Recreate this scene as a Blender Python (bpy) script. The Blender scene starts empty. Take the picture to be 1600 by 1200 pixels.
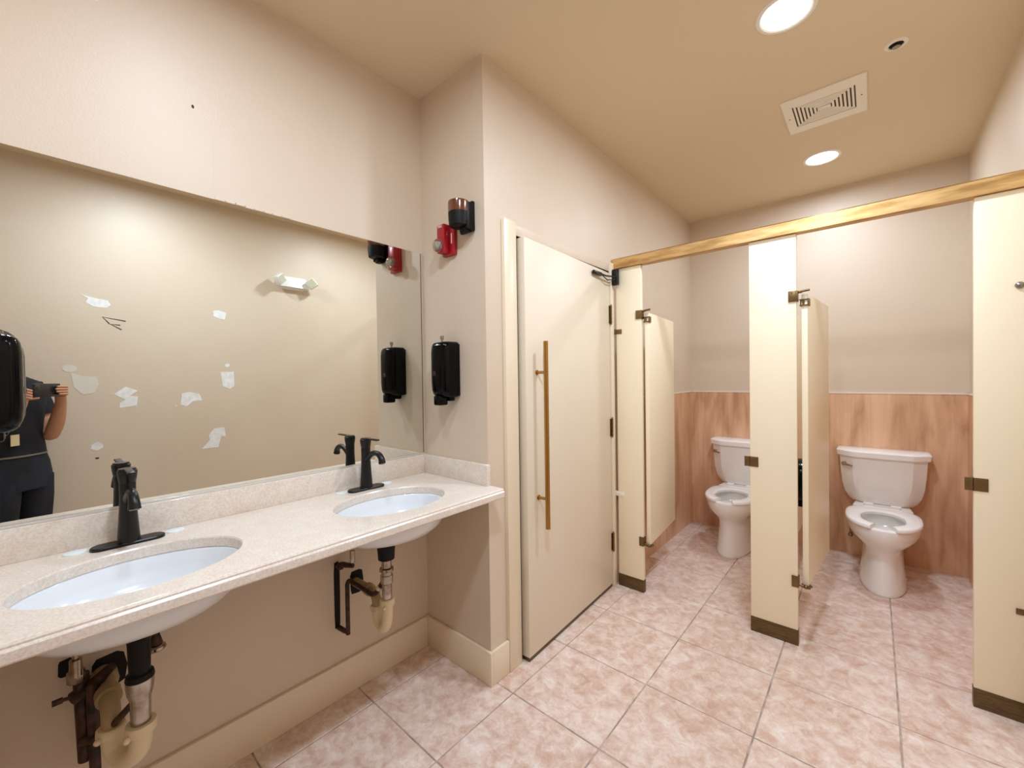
import bpy, bmesh, math, random
from mathutils import Vector, Matrix
PI = math.pi
random.seed(7)
SC = bpy.context.scene
C = SC.collection

# ------------------------------------------------------------------ camera
YAW, PITCH, ROLL, FPX, CAMZ = 0.7181, -0.0134, -0.0145, 645.26, 1.34
def cam_axes():
    cy, sy = math.cos(YAW), math.sin(YAW)
    F = Vector((-sy, cy, 0)); R = Vector((cy, sy, 0)); U = Vector((0, 0, 1))
    cp, sp = math.cos(PITCH), math.sin(PITCH)
    F2 = F*cp + U*sp; U2 = U*cp - F*sp
    cr, sr = math.cos(ROLL), math.sin(ROLL)
    return R*cr + U2*sr, U2*cr - R*sr, F2
r_, u_, f_ = cam_axes()
cd = bpy.data.cameras.new('camera')
cam = bpy.data.objects.new('camera', cd); C.objects.link(cam)
cam.matrix_world = Matrix(((r_.x, u_.x, -f_.x, 0), (r_.y, u_.y, -f_.y, 0), (r_.z, u_.z, -f_.z, CAMZ), (0, 0, 0, 1)))
cd.sensor_fit = 'HORIZONTAL'; cd.sensor_width = 36.0
cd.lens = 36.0*FPX/1600.0
cd.clip_start = 0.01
SC.camera = cam

# ------------------------------------------------------------------ world, exposure, lamp power
w = bpy.data.worlds.new('world'); SC.world = w; w.use_nodes = True
w.node_tree.nodes['Background'].inputs[0].default_value = (0.9, 0.82, 0.72, 1)
w.node_tree.nodes['Background'].inputs[1].default_value = 0.05
SC.view_settings.view_transform = 'Standard'
SC.view_settings.look = 'None'
SC.view_settings.gamma = 1
SC.view_settings.use_curve_mapping = False
SC.view_settings.exposure = 0.0
LAMP_W = 23.0            # watts of each recessed downlight
LAMP_COL = (0.73, 0.85, 1.0)
LAMP_SPREAD = 176
SC.cycles.use_denoising = True
SC.cycles.max_bounces = 14
SC.cycles.diffuse_bounces = 8
SC.cycles.glossy_bounces = 6
SC.cycles.sample_clamp_indirect = 0.0

# ------------------------------------------------------------------ materials
def lin(c):
    c = c/255.0
    return c/12.92 if c <= 0.04045 else ((c+0.055)/1.055)**2.4
def rgb(r, g, b): return (lin(r), lin(g), lin(b), 1)

def mat(name, col, rough=0.5, metal=0.0, noise=None, bump=None, spec=None, coat=0.0, trans=0.0, ior=None, emit=None):
    """noise=(scale, second colour, detail, stretch xyz) mixes two colours; bump=(scale, strength)"""
    m = bpy.data.materials.new(name); m.use_nodes = True
    nt = m.node_tree; N = nt.nodes; L = nt.links
    b = N['Principled BSDF']
    b.inputs['Base Color'].default_value = col
    b.inputs['Roughness'].default_value = rough
    b.inputs['Metallic'].default_value = metal
    if spec is not None: b.inputs['Specular IOR Level'].default_value = spec
    if coat: b.inputs['Coat Weight'].default_value = coat; b.inputs['Coat Roughness'].default_value = 0.08
    if trans: b.inputs['Transmission Weight'].default_value = trans
    if ior: b.inputs['IOR'].default_value = ior
    if emit:
        b.inputs['Emission Color'].default_value = emit[0]; b.inputs['Emission Strength'].default_value = emit[1]
    tc = N.new('ShaderNodeTexCoord')
    if noise:
        sc_, c2, det, st = noise
        mp = N.new('ShaderNodeMapping'); mp.inputs['Scale'].default_value = st
        nz = N.new('ShaderNodeTexNoise'); nz.inputs['Scale'].default_value = sc_; nz.inputs['Detail'].default_value = det
        rp = N.new('ShaderNodeValToRGB'); rp.color_ramp.elements[0].position = 0.38; rp.color_ramp.elements[1].position = 0.62
        rp.color_ramp.elements[0].color = col; rp.color_ramp.elements[1].color = c2
        L.new(tc.outputs['Object'], mp.inputs[0]); L.new(mp.outputs[0], nz.inputs['Vector'])
        L.new(nz.outputs['Fac'], rp.inputs[0]); L.new(rp.outputs[0], b.inputs['Base Color'])
    if bump:
        nb = N.new('ShaderNodeTexNoise'); nb.inputs['Scale'].default_value = bump[0]; nb.inputs['Detail'].default_value = 3
        bp = N.new('ShaderNodeBump'); bp.inputs['Strength'].default_value = bump[1]; bp.inputs['Distance'].default_value = 0.002
        L.new(tc.outputs['Object'], nb.inputs['Vector']); L.new(nb.outputs['Fac'], bp.inputs['Height']); L.new(bp.outputs[0], b.inputs['Normal'])
    return m

M = {}
M['wall'] = mat('wall_paint', rgb(216, 200, 180), 0.45, noise=(1.6, rgb(213, 196, 175), 2, (1, 1, 1)), bump=(160, 0.25))
M['ceiling'] = mat('ceiling_paint', rgb(222, 203, 174), 0.7, bump=(120, 0.35))
M['trimpaint'] = mat('trim_paint', rgb(232, 218, 192), 0.32, bump=(60, 0.1))
M['doorpaint'] = mat('door_enamel', rgb(230, 218, 197), 0.42, bump=(90, 0.08))
M['laminate'] = mat('cream_laminate', rgb(248, 236, 208), 0.36, bump=(300, 0.12))
M['brass'] = mat('aged_brass', rgb(186, 146, 92), 0.40, 1.0, noise=(6, rgb(226, 190, 134), 4, (1, 6, 6)))
M['bronze'] = mat('bronze_hardware', rgb(128, 104, 70), 0.38, 0.9)
M['shoe'] = mat('brushed_bronze', rgb(118, 98, 68), 0.42, 0.85, noise=(30, rgb(100, 82, 58), 3, (1, 1, 8)))
M['steel'] = mat('satin_steel', rgb(150, 146, 140), 0.3, 1.0)
M['handle'] = mat('handle_brass', rgb(182, 140, 80), 0.24, 1.0)
M['porcelain'] = mat('white_porcelain', rgb(246, 245, 243), 0.12, coat=0.6)
M['seat'] = mat('white_plastic_seat', rgb(253, 253, 253), 0.2, coat=0.3)
M['sink'] = mat('white_sink_porcelain', rgb(228, 233, 238), 0.15, coat=0.6)
M['black'] = mat('matte_black_metal', rgb(14, 13, 13), 0.36, 0.2)
M['blackgloss'] = mat('glossy_black_plastic', rgb(3, 3, 5), 0.14, spec=0.18)
M['blackrubber'] = mat('black_rubber', rgb(9, 7, 6), 0.5, spec=0.25)
M['darkhole'] = mat('dark_wall_hole', rgb(18, 13, 10), 0.9)
M['rust'] = mat('rusty_painted_pipe', rgb(38, 22, 15), 0.5, 0.3, noise=(40, rgb(78, 48, 32), 4, (1, 1, 1)))
M['chrome'] = mat('worn_chrome', rgb(190, 182, 172), 0.2, 1.0, noise=(25, rgb(150, 135, 118), 3, (1, 1, 1)))
M['pvc'] = mat('yellowed_white_pvc', rgb(226, 210, 176), 0.4)
M['pvc_dirty'] = mat('dusty_pvc', rgb(168, 146, 108), 0.6)
M['white'] = mat('white_plastic', rgb(236, 232, 224), 0.4)
M['capwhite'] = mat('white_hole_cap', rgb(226, 236, 236), 0.3)
M['red'] = mat('red_alarm_plastic', rgb(166, 18, 32), 0.3)
M['lens'] = mat('clear_lens', rgb(250, 250, 250), 0.03, trans=0.95, ior=1.5, coat=0.5)
M['reflector'] = mat('lamp_reflector', rgb(205, 205, 195), 0.3, 0.6)
M['amber'] = mat('amber_plastic', rgb(120, 62, 34), 0.15, trans=0.35, coat=0.6)
M['mirror'] = mat('mirror_silver', (0.80, 0.81, 0.76, 1), 0.0, 1.0)
M['mirroredge'] = mat('mirror_edge', rgb(150, 152, 148), 0.25, 0.8)
M['channel'] = mat('mirror_channel', rgb(228, 226, 222), 0.3, 0.5)
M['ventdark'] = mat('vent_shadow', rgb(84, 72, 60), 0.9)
M['ventwhite'] = mat('vent_enamel', rgb(236, 228, 212), 0.4)
M['patch'] = mat('spackle_patch', rgb(243, 243, 244), 0.7, noise=(30, rgb(228, 228, 226), 3, (1, 1, 1)))
M['patch_faint'] = mat('thin_spackle', rgb(222, 214, 202), 0.7)
M['scuff'] = mat('dark_scuff', rgb(70, 62, 52), 0.8)
M['emlight'] = mat('emergency_lamp_case', rgb(232, 232, 226), 0.4)
M['frosted'] = mat('lamp_head_lens', rgb(196, 190, 168), 0.35)
M['skin'] = mat('skin', rgb(186, 134, 104), 0.5)
M['shirt'] = mat('navy_tee_cloth', rgb(8, 9, 17), 0.85, bump=(400, 0.3))
M['jeans'] = mat('dark_denim', rgb(5, 7, 13), 0.85, noise=(7, rgb(20, 26, 42), 4, (1, 1, 0.6)))
M['belt'] = mat('grey_waist_seam', rgb(120, 112, 102), 0.7)
M['hair'] = mat('dark_hair', rgb(26, 18, 14), 0.5)
M['shoeblack'] = mat('shoe_leather', rgb(20, 20, 20), 0.5)
M['eye'] = mat('eye_white', rgb(235, 232, 226), 0.2)
M['iris'] = mat('eye_iris', rgb(40, 24, 16), 0.2)
M['lip'] = mat('lips', rgb(150, 84, 74), 0.5)
M['phone'] = mat('phone_body', rgb(24, 25, 28), 0.25, coat=0.3)
M['glass_black'] = mat('phone_glass', rgb(6, 6, 8), 0.05, coat=0.8)
M['water'] = mat('toilet_water', rgb(196, 204, 196), 0.05, coat=0.8)
M['lamp'] = mat('lamp_diffuser', rgb(255, 255, 255), 0.5, emit=((1.0, 0.97, 0.95, 1), 9.0))
M['grout'] = mat('grout', rgb(196, 182, 172), 0.8, noise=(14, rgb(158, 140, 130), 3, (1, 1, 1)))
M['print'] = mat('shirt_print_ink', rgb(222, 206, 168), 0.8)

def tile_material():
    m = bpy.data.materials.new('mottled_floor_tile'); m.use_nodes = True
    nt = m.node_tree; N = nt.nodes; L = nt.links; b = N['Principled BSDF']
    tc = N.new('ShaderNodeTexCoord'); oi = N.new('ShaderNodeObjectInfo')
    mul = N.new('ShaderNodeMath'); mul.operation = 'MULTIPLY'; mul.inputs[1].default_value = 37.0
    L.new(oi.outputs['Random'], mul.inputs[0])
    cx = N.new('ShaderNodeCombineXYZ'); L.new(mul.outputs[0], cx.inputs[0]); L.new(mul.outputs[0], cx.inputs[2])
    add = N.new('ShaderNodeVectorMath'); add.operation = 'ADD'
    L.new(tc.outputs['Object'], add.inputs[0]); L.new(cx.outputs[0], add.inputs[1])
    def noise(s, d, dist=0.0):
        n = N.new('ShaderNodeTexNoise'); n.inputs['Scale'].default_value = s; n.inputs['Detail'].default_value = d
        n.inputs['Roughness'].default_value = 0.65; n.inputs['Distortion'].default_value = dist
        L.new(add.outputs[0], n.inputs['Vector']); return n
    n1, n2, n3 = noise(7, 8, 0.3), noise(20, 9, 0.5), noise(120, 3)
    r1 = N.new('ShaderNodeValToRGB'); e = r1.color_ramp.elements
    e[0].position = 0.36; e[0].color = rgb(206, 174, 154); e[1].position = 0.62; e[1].color = rgb(238, 221, 210)
    L.new(n1.outputs['Fac'], r1.inputs[0])
    r2 = N.new('ShaderNodeValToRGB'); e = r2.color_ramp.elements
    e[0].position = 0.34; e[0].color = rgb(200, 160, 140); e[1].position = 0.64; e[1].color = rgb(246, 236, 228)
    k = r2.color_ramp.elements.new(0.5); k.color = rgb(228, 204, 190)
    L.new(n2.outputs['Fac'], r2.inputs[0])
    mx = N.new('ShaderNodeMix'); mx.data_type = 'RGBA'; mx.inputs[0].default_value = 0.62
    L.new(r1.outputs[0], mx.inputs[6]); L.new(r2.outputs[0], mx.inputs[7])
    r3 = N.new('ShaderNodeValToRGB'); e = r3.color_ramp.elements
    e[0].position = 0.3; e[0].color = (0.86, 0.86, 0.86, 1); e[1].position = 0.6; e[1].color = (1, 1, 1, 1)
    L.new(n3.outputs['Fac'], r3.inputs[0])
    m2 = N.new('ShaderNodeMix'); m2.data_type = 'RGBA'; m2.blend_type = 'MULTIPLY'; m2.inputs[0].default_value = 0.8
    L.new(mx.outputs[2], m2.inputs[6]); L.new(r3.outputs[0], m2.inputs[7])
    L.new(m2.outputs[2], b.inputs['Base Color'])
    b.inputs['Roughness'].default_value = 0.33
    bp = N.new('ShaderNodeBump'); bp.inputs['Strength'].default_value = 0.3; bp.inputs['Distance'].default_value = 0.004
    L.new(n2.outputs['Fac'], bp.inputs['Height']); L.new(bp.outputs[0], b.inputs['Normal'])
    return m
M['tile'] = tile_material()

def wood_material():
    m = bpy.data.materials.new('wood_laminate'); m.use_nodes = True
    nt = m.node_tree; N = nt.nodes; L = nt.links; b = N['Principled BSDF']
    tc = N.new('ShaderNodeTexCoord')
    def noise(s, st, d, dist):
        mp = N.new('ShaderNodeMapping'); mp.inputs['Scale'].default_value = st; L.new(tc.outputs['Object'], mp.inputs[0])
        n = N.new('ShaderNodeTexNoise'); n.inputs['Scale'].default_value = s; n.inputs['Detail'].default_value = d
        n.inputs['Distortion'].default_value = dist; L.new(mp.outputs[0], n.inputs['Vector']); return n
    n1 = noise(5, (1.6, 1.6, 0.32), 5, 0.8); n2 = noise(40, (1, 1, 0.05), 4, 0.2)
    r1 = N.new('ShaderNodeValToRGB'); e = r1.color_ramp.elements
    e[0].position = 0.33; e[0].color = rgb(198, 152, 118); e[1].position = 0.66; e[1].color = rgb(238, 198, 162)
    k = e.new(0.5); k.color = rgb(224, 181, 146)
    r2 = N.new('ShaderNodeValToRGB'); e = r2.color_ramp.elements
    e[0].position = 0.35; e[0].color = (0.87, 0.85, 0.83, 1); e[1].position = 0.6; e[1].color = (1, 1, 1, 1)
    L.new(n1.outputs['Fac'], r1.inputs[0]); L.new(n2.outputs['Fac'], r2.inputs[0])
    mx = N.new('ShaderNodeMix'); mx.data_type = 'RGBA'; mx.blend_type = 'MULTIPLY'; mx.inputs[0].default_value = 0.8
    L.new(r1.outputs[0], mx.inputs[6]); L.new(r2.outputs[0], mx.inputs[7]); L.new(mx.outputs[2], b.inputs['Base Color'])
    b.inputs['Roughness'].default_value = 0.38
    return m
M['wood'] = wood_material()

def stone_material():
    m = bpy.data.materials.new('beige_quartz'); m.use_nodes = True
    nt = m.node_tree; N = nt.nodes; L = nt.links; b = N['Principled BSDF']
    tc = N.new('ShaderNodeTexCoord')
    def noise(s, d):
        n = N.new('ShaderNodeTexNoise'); n.inputs['Scale'].default_value = s; n.inputs['Detail'].default_value = d
        L.new(tc.outputs['Object'], n.inputs['Vector']); return n
    n1, n2 = noise(170, 4), noise(22, 6)
    r1 = N.new('ShaderNodeValToRGB'); e = r1.color_ramp.elements
    e[0].position = 0.35; e[0].color = rgb(208, 196, 182); e[1].position = 0.62; e[1].color = rgb(236, 230, 222)
    r2 = N.new('ShaderNodeValToRGB'); e = r2.color_ramp.elements
    e[0].position = 0.35; e[0].color = rgb(224, 206, 190); e[1].position = 0.65; e[1].color = rgb(232, 221, 210)
    L.new(n1.outputs['Fac'], r1.inputs[0]); L.new(n2.outputs['Fac'], r2.inputs[0])
    mx = N.new('ShaderNodeMix'); mx.data_type = 'RGBA'; mx.inputs[0].default_value = 0.5
    L.new(r1.outputs[0], mx.inputs[6]); L.new(r2.outputs[0], mx.inputs[7]); L.new(mx.outputs[2], b.inputs['Base Color'])
    b.inputs['Roughness'].default_value = 0.22
    return m
M['stone'] = stone_material()

# ------------------------------------------------------------------ mesh helpers
class MB:
    def __init__(s): s.bm = bmesh.new()
    def box(s, x0, x1, y0, y1, z0, z1, bev=0.0, seg=2, mtx=None):
        bm = bmesh.new(); bmesh.ops.create_cube(bm, size=1)
        for v in bm.verts:
            v.co = Vector(((x0+x1)/2+v.co.x*(x1-x0), (y0+y1)/2+v.co.y*(y1-y0), (z0+z1)/2+v.co.z*(z1-z0)))
        if bev: bmesh.ops.bevel(bm, geom=list(bm.edges), offset=bev, segments=seg, profile=0.5, affect='EDGES')
        s.merge(bm, mtx); return s
    def merge(s, bm, mtx=None):
        if mtx is not None: bmesh.ops.transform(bm, matrix=mtx, verts=list(bm.verts))
        me = bpy.data.meshes.new('t'); bm.to_mesh(me); bm.free(); s.bm.from_mesh(me); bpy.data.meshes.remove(me)
    def prism(s, pts, axis, a, b, bev=0.0):
        """pts: 2D polygon; axis: 'x','y','z' extrusion from a to b"""
        bm = bmesh.new()
        def P(p, h): return {'x': (h, p[0], p[1]), 'y': (p[0], h, p[1]), 'z': (p[0], p[1], h)}[axis]
        lo = [bm.verts.new(P(p, a)) for p in pts]; hi = [bm.verts.new(P(p, b)) for p in pts]
        n = len(pts); bm.faces.new(lo); bm.faces.new(hi)
        for i in range(n): bm.faces.new((lo[i], lo[(i+1) % n], hi[(i+1) % n], hi[i]))
        bmesh.ops.recalc_face_normals(bm, faces=list(bm.faces))
        if bev: bmesh.ops.bevel(bm, geom=list(bm.edges), offset=bev, segments=2, profile=0.5, affect='EDGES')
        s.merge(bm); return s
    def loft(s, rings, cap0=True, cap1=True, closed=True):
        bm = s.bm; vs = [[bm.verts.new(p) for p in r] for r in rings]
        n = len(rings[0])
        for i in range(len(rings)-1):
            for j in range(n if closed else n-1):
                k = (j+1) % n
                try: bm.faces.new((vs[i][j], vs[i][k], vs[i+1][k], vs[i+1][j]))
                except ValueError: pass
        if cap0: bm.faces.new(vs[0])
        if cap1: bm.faces.new(vs[-1])
        return s
    def tube(s, pts, r, n=14, cap=True):
        pts = [Vector(p) for p in pts]
        rs = r if isinstance(r, (list, tuple)) else [r]*len(pts)
        t0 = (pts[1]-pts[0]).normalized()
        up = Vector((0, 0, 1)) if abs(t0.z) < 0.9 else Vector((1, 0, 0))
        nrm = t0.cross(up).normalized(); rings = []
        for i, p in enumerate(pts):
            if i == 0: t = t0
            elif i == len(pts)-1: t = (pts[i]-pts[i-1]).normalized()
            else:
                t = ((pts[i+1]-pts[i]).normalized()+(pts[i]-pts[i-1]).normalized())
                t = t.normalized() if t.length > 1e-6 else (pts[i+1]-pts[i]).normalized()
            nrm = (nrm-t*nrm.dot(t)).normalized(); bn = t.cross(nrm)
            rings.append([p+(nrm*math.cos(2*PI*k/n)+bn*math.sin(2*PI*k/n))*rs[i] for k in range(n)])
        return s.loft(rings, cap, cap)
    def lathe(s, prof, c=(0, 0, 0), n=24, axis='z'):
        """prof: (radius, height) pairs"""
        rings = []
        for r, h in prof:
            ring = []
            for k in range(n):
                a = 2*PI*k/n; u, v = max(r, 1e-5)*math.cos(a), max(r, 1e-5)*math.sin(a)
                p = {'z': (u, v, h), 'x': (h, u, v), 'y': (u, h, v)}[axis]
                ring.append((c[0]+p[0], c[1]+p[1], c[2]+p[2]))
            rings.append(ring)
        return s.loft(rings)
    def ball(s, c, r, sx=1, sy=1, sz=1, n=16):
        bm = bmesh.new(); bmesh.ops.create_uvsphere(bm, u_segments=n, v_segments=max(6, n//2), radius=r)
        s.merge(bm, Matrix.Translation(c) @ Matrix.Diagonal((sx, sy, sz, 1))); return s
    def build(s, name, m, parent=None, smooth=35, loc=None):
        bmesh.ops.recalc_face_normals(s.bm, faces=list(s.bm.faces))
        me = bpy.data.meshes.new(name); s.bm.to_mesh(me); s.bm.free()
        me.materials.append(M[m] if isinstance(m, str) else m)
        if smooth:
            for p in me.polygons: p.use_smooth = True
            me.set_sharp_from_angle(angle=math.radians(smooth))
        o = bpy.data.objects.new(name, me); C.objects.link(o)
        if parent: o.parent = parent
        if loc: o.location = loc
        return o
def bez(p, n=8):
    """Catmull-Rom through points"""
    p = [Vector(q) for q in p]; out = []
    P = [p[0]*2-p[1]]+p+[p[-1]*2-p[-2]]
    for i in range(1, len(P)-2):
        for k in range(n):
            t = k/n
            out.append(0.5*((2*P[i])+(-P[i-1]+P[i+1])*t+(2*P[i-1]-5*P[i]+4*P[i+1]-P[i+2])*t*t+(-P[i-1]+3*P[i]-3*P[i+1]+P[i+2])*t**3))
    out.append(P[-2]); return out
def thing(name, label, cat, loc=(0, 0, 0), group=None, rotz=0):
    o = bpy.data.objects.new(name, None); C.objects.link(o); o.location = loc; o.rotation_euler = (0, 0, rotz)
    o.empty_display_size = 0.05
    o['label'] = label; o['category'] = cat
    if group: o['group'] = group
    return o
def struct(o, label=None):
    o['kind'] = 'structure'
    if label: o['label'] = label
    return o
def dup(root, loc=None, label=None):
    r = root.copy(); C.objects.link(r)
    if loc: r.location = loc
    if label: r['label'] = label
    for ch in list(root.children):
        c = ch.copy(); C.objects.link(c); c.parent = r
        for g in list(ch.children):
            d = g.copy(); C.objects.link(d); d.parent = c
    return r

# ------------------------------------------------------------------ room
XM, YP, XD, YB, XR, ZC = -1.706, 1.278, -1.2615, 3.955, 0.4705, 2.7385
YN, YF = -0.135, -1.15          # near pier face, wall behind the camera
DY0, DY1, DZ = 1.47, 2.392, 2.01  # door opening
TH = 0.12

floor = struct(MB().box(XM-TH, XR+TH, YF-TH, YB+TH, -0.12, -0.0035).build('floor', 'grout'), 'beige grout bed under the mottled pink-beige tiles')
struct(MB().box(XM-TH, XR+TH, YF-TH, YB+TH, ZC, ZC+0.1).build('ceiling', 'ceiling'), 'flat tan painted ceiling')
wl = struct(MB().box(XM-TH, XM, YN-0.02, YP+0.02, 0, ZC).build('wall_left', 'wall'), 'cream wall behind the mirror and vanity')
struct(MB().box(XM-TH, XD, YP, DY0, 0, ZC).build('wall_pier', 'wall'), 'cream pier beside the vanity carrying the soap dispenser')
struct(MB().box(XM-TH, XD, YF-TH, YN, 0, ZC).build('wall_pier_near', 'wall'), 'cream pier at the near end of the vanity')
wd = MB(); wd.box(XD-TH, XD, DY0, DY1, DZ, ZC); wd.box(XD-TH, XD, DY1, YB+TH, 0, ZC)
struct(wd.build('wall_door', 'wall'), 'cream wall around the entrance door')
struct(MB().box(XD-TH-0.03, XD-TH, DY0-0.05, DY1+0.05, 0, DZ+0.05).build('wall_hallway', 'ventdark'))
struct(MB().box(XM-TH, XR+TH, YB, YB+TH, 0, ZC).build('wall_back', 'wall'), 'cream wall behind the toilets')
wr = struct(MB().box(XR, XR+TH, YF-TH, YB+TH, 0, ZC).build('wall_right', 'wall'), 'cream right wall seen in the mirror')
struct(MB().box(XM-TH, XR+TH, YF-TH, YF, 0, ZC).build('wall_front', 'wall'))

# tiles
TS, TX, TY, G = 0.4108, -1.1574, 1.3018, 0.0056
tile_cache = {}
def tile(x0, x1, y0, y1):
    w_, h_ = round(x1-x0, 4), round(y1-y0, 4)
    if w_ < 0.012 or h_ < 0.012: return
    key = (w_, h_)
    if key not in tile_cache:
        b = MB()
        i = 0.0016
        def ring(d, z): return [(-w_/2+d, -h_/2+d, z), (w_/2-d, -h_/2+d, z), (w_/2-d, h_/2-d, z), (-w_/2+d, h_/2-d, z)]
        b.loft([ring(0, -0.008), ring(0, -0.0014), ring(i, 0.0)])
        o = b.build('tile', 'tile', floor, smooth=0); tile_cache[key] = o.data
    else:
        o = bpy.data.objects.new('tile', tile_cache[key]); C.objects.link(o); o.parent = floor
    o.location = ((x0+x1)/2, (y0+y1)/2, random.uniform(-0.0004, 0.0))
for i in range(-2, 5):
    for j in range(-7, 8):
        x0, x1 = TX+i*TS+G/2, TX+(i+1)*TS-G/2; y0, y1 = TY+j*TS+G/2, TY+(j+1)*TS-G/2
        x1 = min(x1, XR); y1 = min(y1, YB); y0 = max(y0, YF); x0 = max(x0, XM)
        if x1 <= x0 or y1 <= y0: continue
        if y0 > YP: x0 = max(x0, XD)
        if y1 < YN-0.02: x0 = max(x0, XD)
        tile(x0, x1, y0, y1)

# baseboards
BH, BT = 0.148, 0.015
def baseboard(name, x0, x1, y0, y1, label):
    struct(MB().box(x0, x1, y0, y1, 0, BH, 0.003).build(name, 'trimpaint'), label)
baseboard('baseboard_left', XM, XM+BT, YN, YP, 'cream baseboard under the vanity')
baseboard('baseboard_pier', XM+BT, XD+BT, YP-BT, YP, 'cream baseboard on the pier face')
baseboard('baseboard_door', XD, XD+BT, YP, 1.384, 'short cream baseboard between pier and door')
baseboard('baseboard_near', XM+BT, XD+BT, YN, YN+BT, 'cream baseboard at the near pier')
baseboard('baseboard_right', XR-BT, XR, YF, 2.40, 'cream baseboard along the right wall')

# wainscot in the stalls, with a white cap bead
WZ = 1.193
struct(MB().box(XD, XD+0.008, 2.48, YB, 0, WZ).build('trim_1', 'wood'), 'wood laminate wainscot on left stall wall')
struct(MB().box(XD+0.008, XR-0.008, YB-0.008, YB, 0, WZ).build('trim_2', 'wood'), 'wood laminate wainscot behind the toilets')
struct(MB().box(XR-0.008, XR, 2.48, YB, 0, WZ).build('trim_3', 'wood'), 'wood laminate wainscot on right stall wall')
cb = MB(); cb.box(XD, XD+0.011, 2.48, YB, WZ, WZ+0.006); cb.box(XD, XR, YB-0.011, YB, WZ, WZ+0.006); cb.box(XR-0.011, XR, 2.48, YB, WZ, WZ+0.006)
struct(cb.build('trim_4', 'white'), 'thin white bead capping the wainscot')

# door frame
df = MB(); FX = XD+0.017
df.box(XD-TH+0.01, FX, 1.386, DY0, 0, DZ+0.055, 0.003)
df.box(XD-TH+0.01, FX, DY1, 2.428, 0, DZ+0.055, 0.003)
df.box(XD-0.03, XD-0.012, DY0, DY0+0.016, 0, DZ); 
struct(df.build('trim_5', 'trimpaint'), 'cream metal door frame jambs')
dh = MB(); dh.box(XD-0.03, XD+0.004, DY0, DY1, DZ, DZ+0.05, 0.002)
struct(dh.build('trim_6', 'wall'), 'painted door frame head')

# entrance door (door_1), a touch ajar; local frame: hinge at origin, leaf along -y, outer face +x
d1 = bpy.data.objects.new('door_1', None); C.objects.link(d1); struct(d1, 'cream painted entrance door standing slightly ajar')
d1.location = (XD+0.006, 2.386, 0); d1.rotation_euler = (0, 0, math.radians(2.4))
leaf = MB().box(-0.044, 0.0, -0.893, 0.0, 0.02, 1.999, 0.002).build('leaf', 'doorpaint', d1)
MB().box(-0.043, -0.001, -0.892, -0.001, 0.006, 0.0199).build('bottom_sweep', 'shoe', d1)['label'] = 'dark sweep under the door'
ph = MB().tube([(0.054, -0.806, 0.62), (0.054, -0.806, 1.515)], 0.0115, 20).build('pull_handle', 'handle', d1)
ph['label'] = 'long vertical brass pull bar'
for z in (0.762, 1.367):
    MB().tube([(0.0, -0.806, z), (0.004, -0.806, z)], 0.0125).tube([(0.0035, -0.806, z), (0.054, -0.806, z)], 0.0075).build('standoff', 'handle', ph)
for z in (0.29, 1.02, 1.735):
    h = MB()
    for k in range(5): h.tube([(0.010, 0.002, z-0.057+k*0.023), (0.010, 0.002, z-0.036+k*0.023)], 0.0065, 10)
    h.tube([(0.010, 0.002, z-0.062), (0.010, 0.002, z+0.064)], 0.004, 8)
    h.box(-0.001, 0.004, -0.012, 0.001, z-0.055, z+0.055)
    h.build('hinge', 'bronze', d1)
dc = thing('door_closer', 'small black door closer on the jamb at the top hinge side of the entrance door', 'door closer', (XD+0.017, 2.41, 1.97))
MB().box(0, 0.04, -0.014, 0.016, -0.05, 0.05, 0.006).build('housing', 'black', dc)
MB().tube([(0.030, -0.008, 0.0), (0.020, -0.12, -0.012), (0.016, -0.20, -0.008)], 0.005, 8).tube([(0.030, -0.008, -0.014), (0.018, -0.10, -0.034), (0.016, -0.17, -0.012)], 0.0032, 8).build('arm', 'black', dc)
MB().box(0.0025, 0.020, -0.262, -0.165, -0.022, 0.002, 0.006).build('arm_shoe', 'black', dc)

# ------------------------------------------------------------------ toilet partitions
PY0, PY1 = 2.438, 2.466
hr = thing('header_rail', 'long aged brass rail running over the stall fronts', 'rail', (XD, 2.45, 2.06))
MB().prism([(-0.026, -0.032), (0.030, -0.032), (0.030, 0.028), (0.022, 0.034), (-0.014, 0.034), (-0.026, 0.026)], 'x', 0.004, XR-XD-0.001).build('bar', 'brass', hr, smooth=20)
PIL = [(-1.2357, -1.0704, 'left pilaster', 'narrow cream laminate pilaster beside the entrance door jamb'),
       (-0.484, -0.280, 'mid', 'cream laminate pilaster standing between the two toilets'),
       (0.3024, 0.4655, 'right', 'cream laminate pilaster at the right edge of the photo against the wall')]
pil_objs = []
for x0, x1, _, lb in PIL:
    t = thing('pilaster', lb, 'pilaster', ((x0+x1)/2, 2.452, 0), 'stall pilasters'); hw = (x1-x0)/2
    MB().box(-hw, hw, -0.014, 0.014, 0.06, 2.027, 0.0025).build('panel', 'laminate', t)
    MB().box(-hw-0.0015, hw+0.0015, -0.0165, 0.0165, 0.0, 0.077, 0.0015).build('shoe', 'shoe', t)['label'] = 'bronze shoe at the floor'
    pil_objs.append(t)
def plate(b, x, y, z, w_, h_, t_=0.003):
    b.box(x-w_/2, x+w_/2, y-t_, y, z-h_/2, z+h_/2, 0.001)
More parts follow.
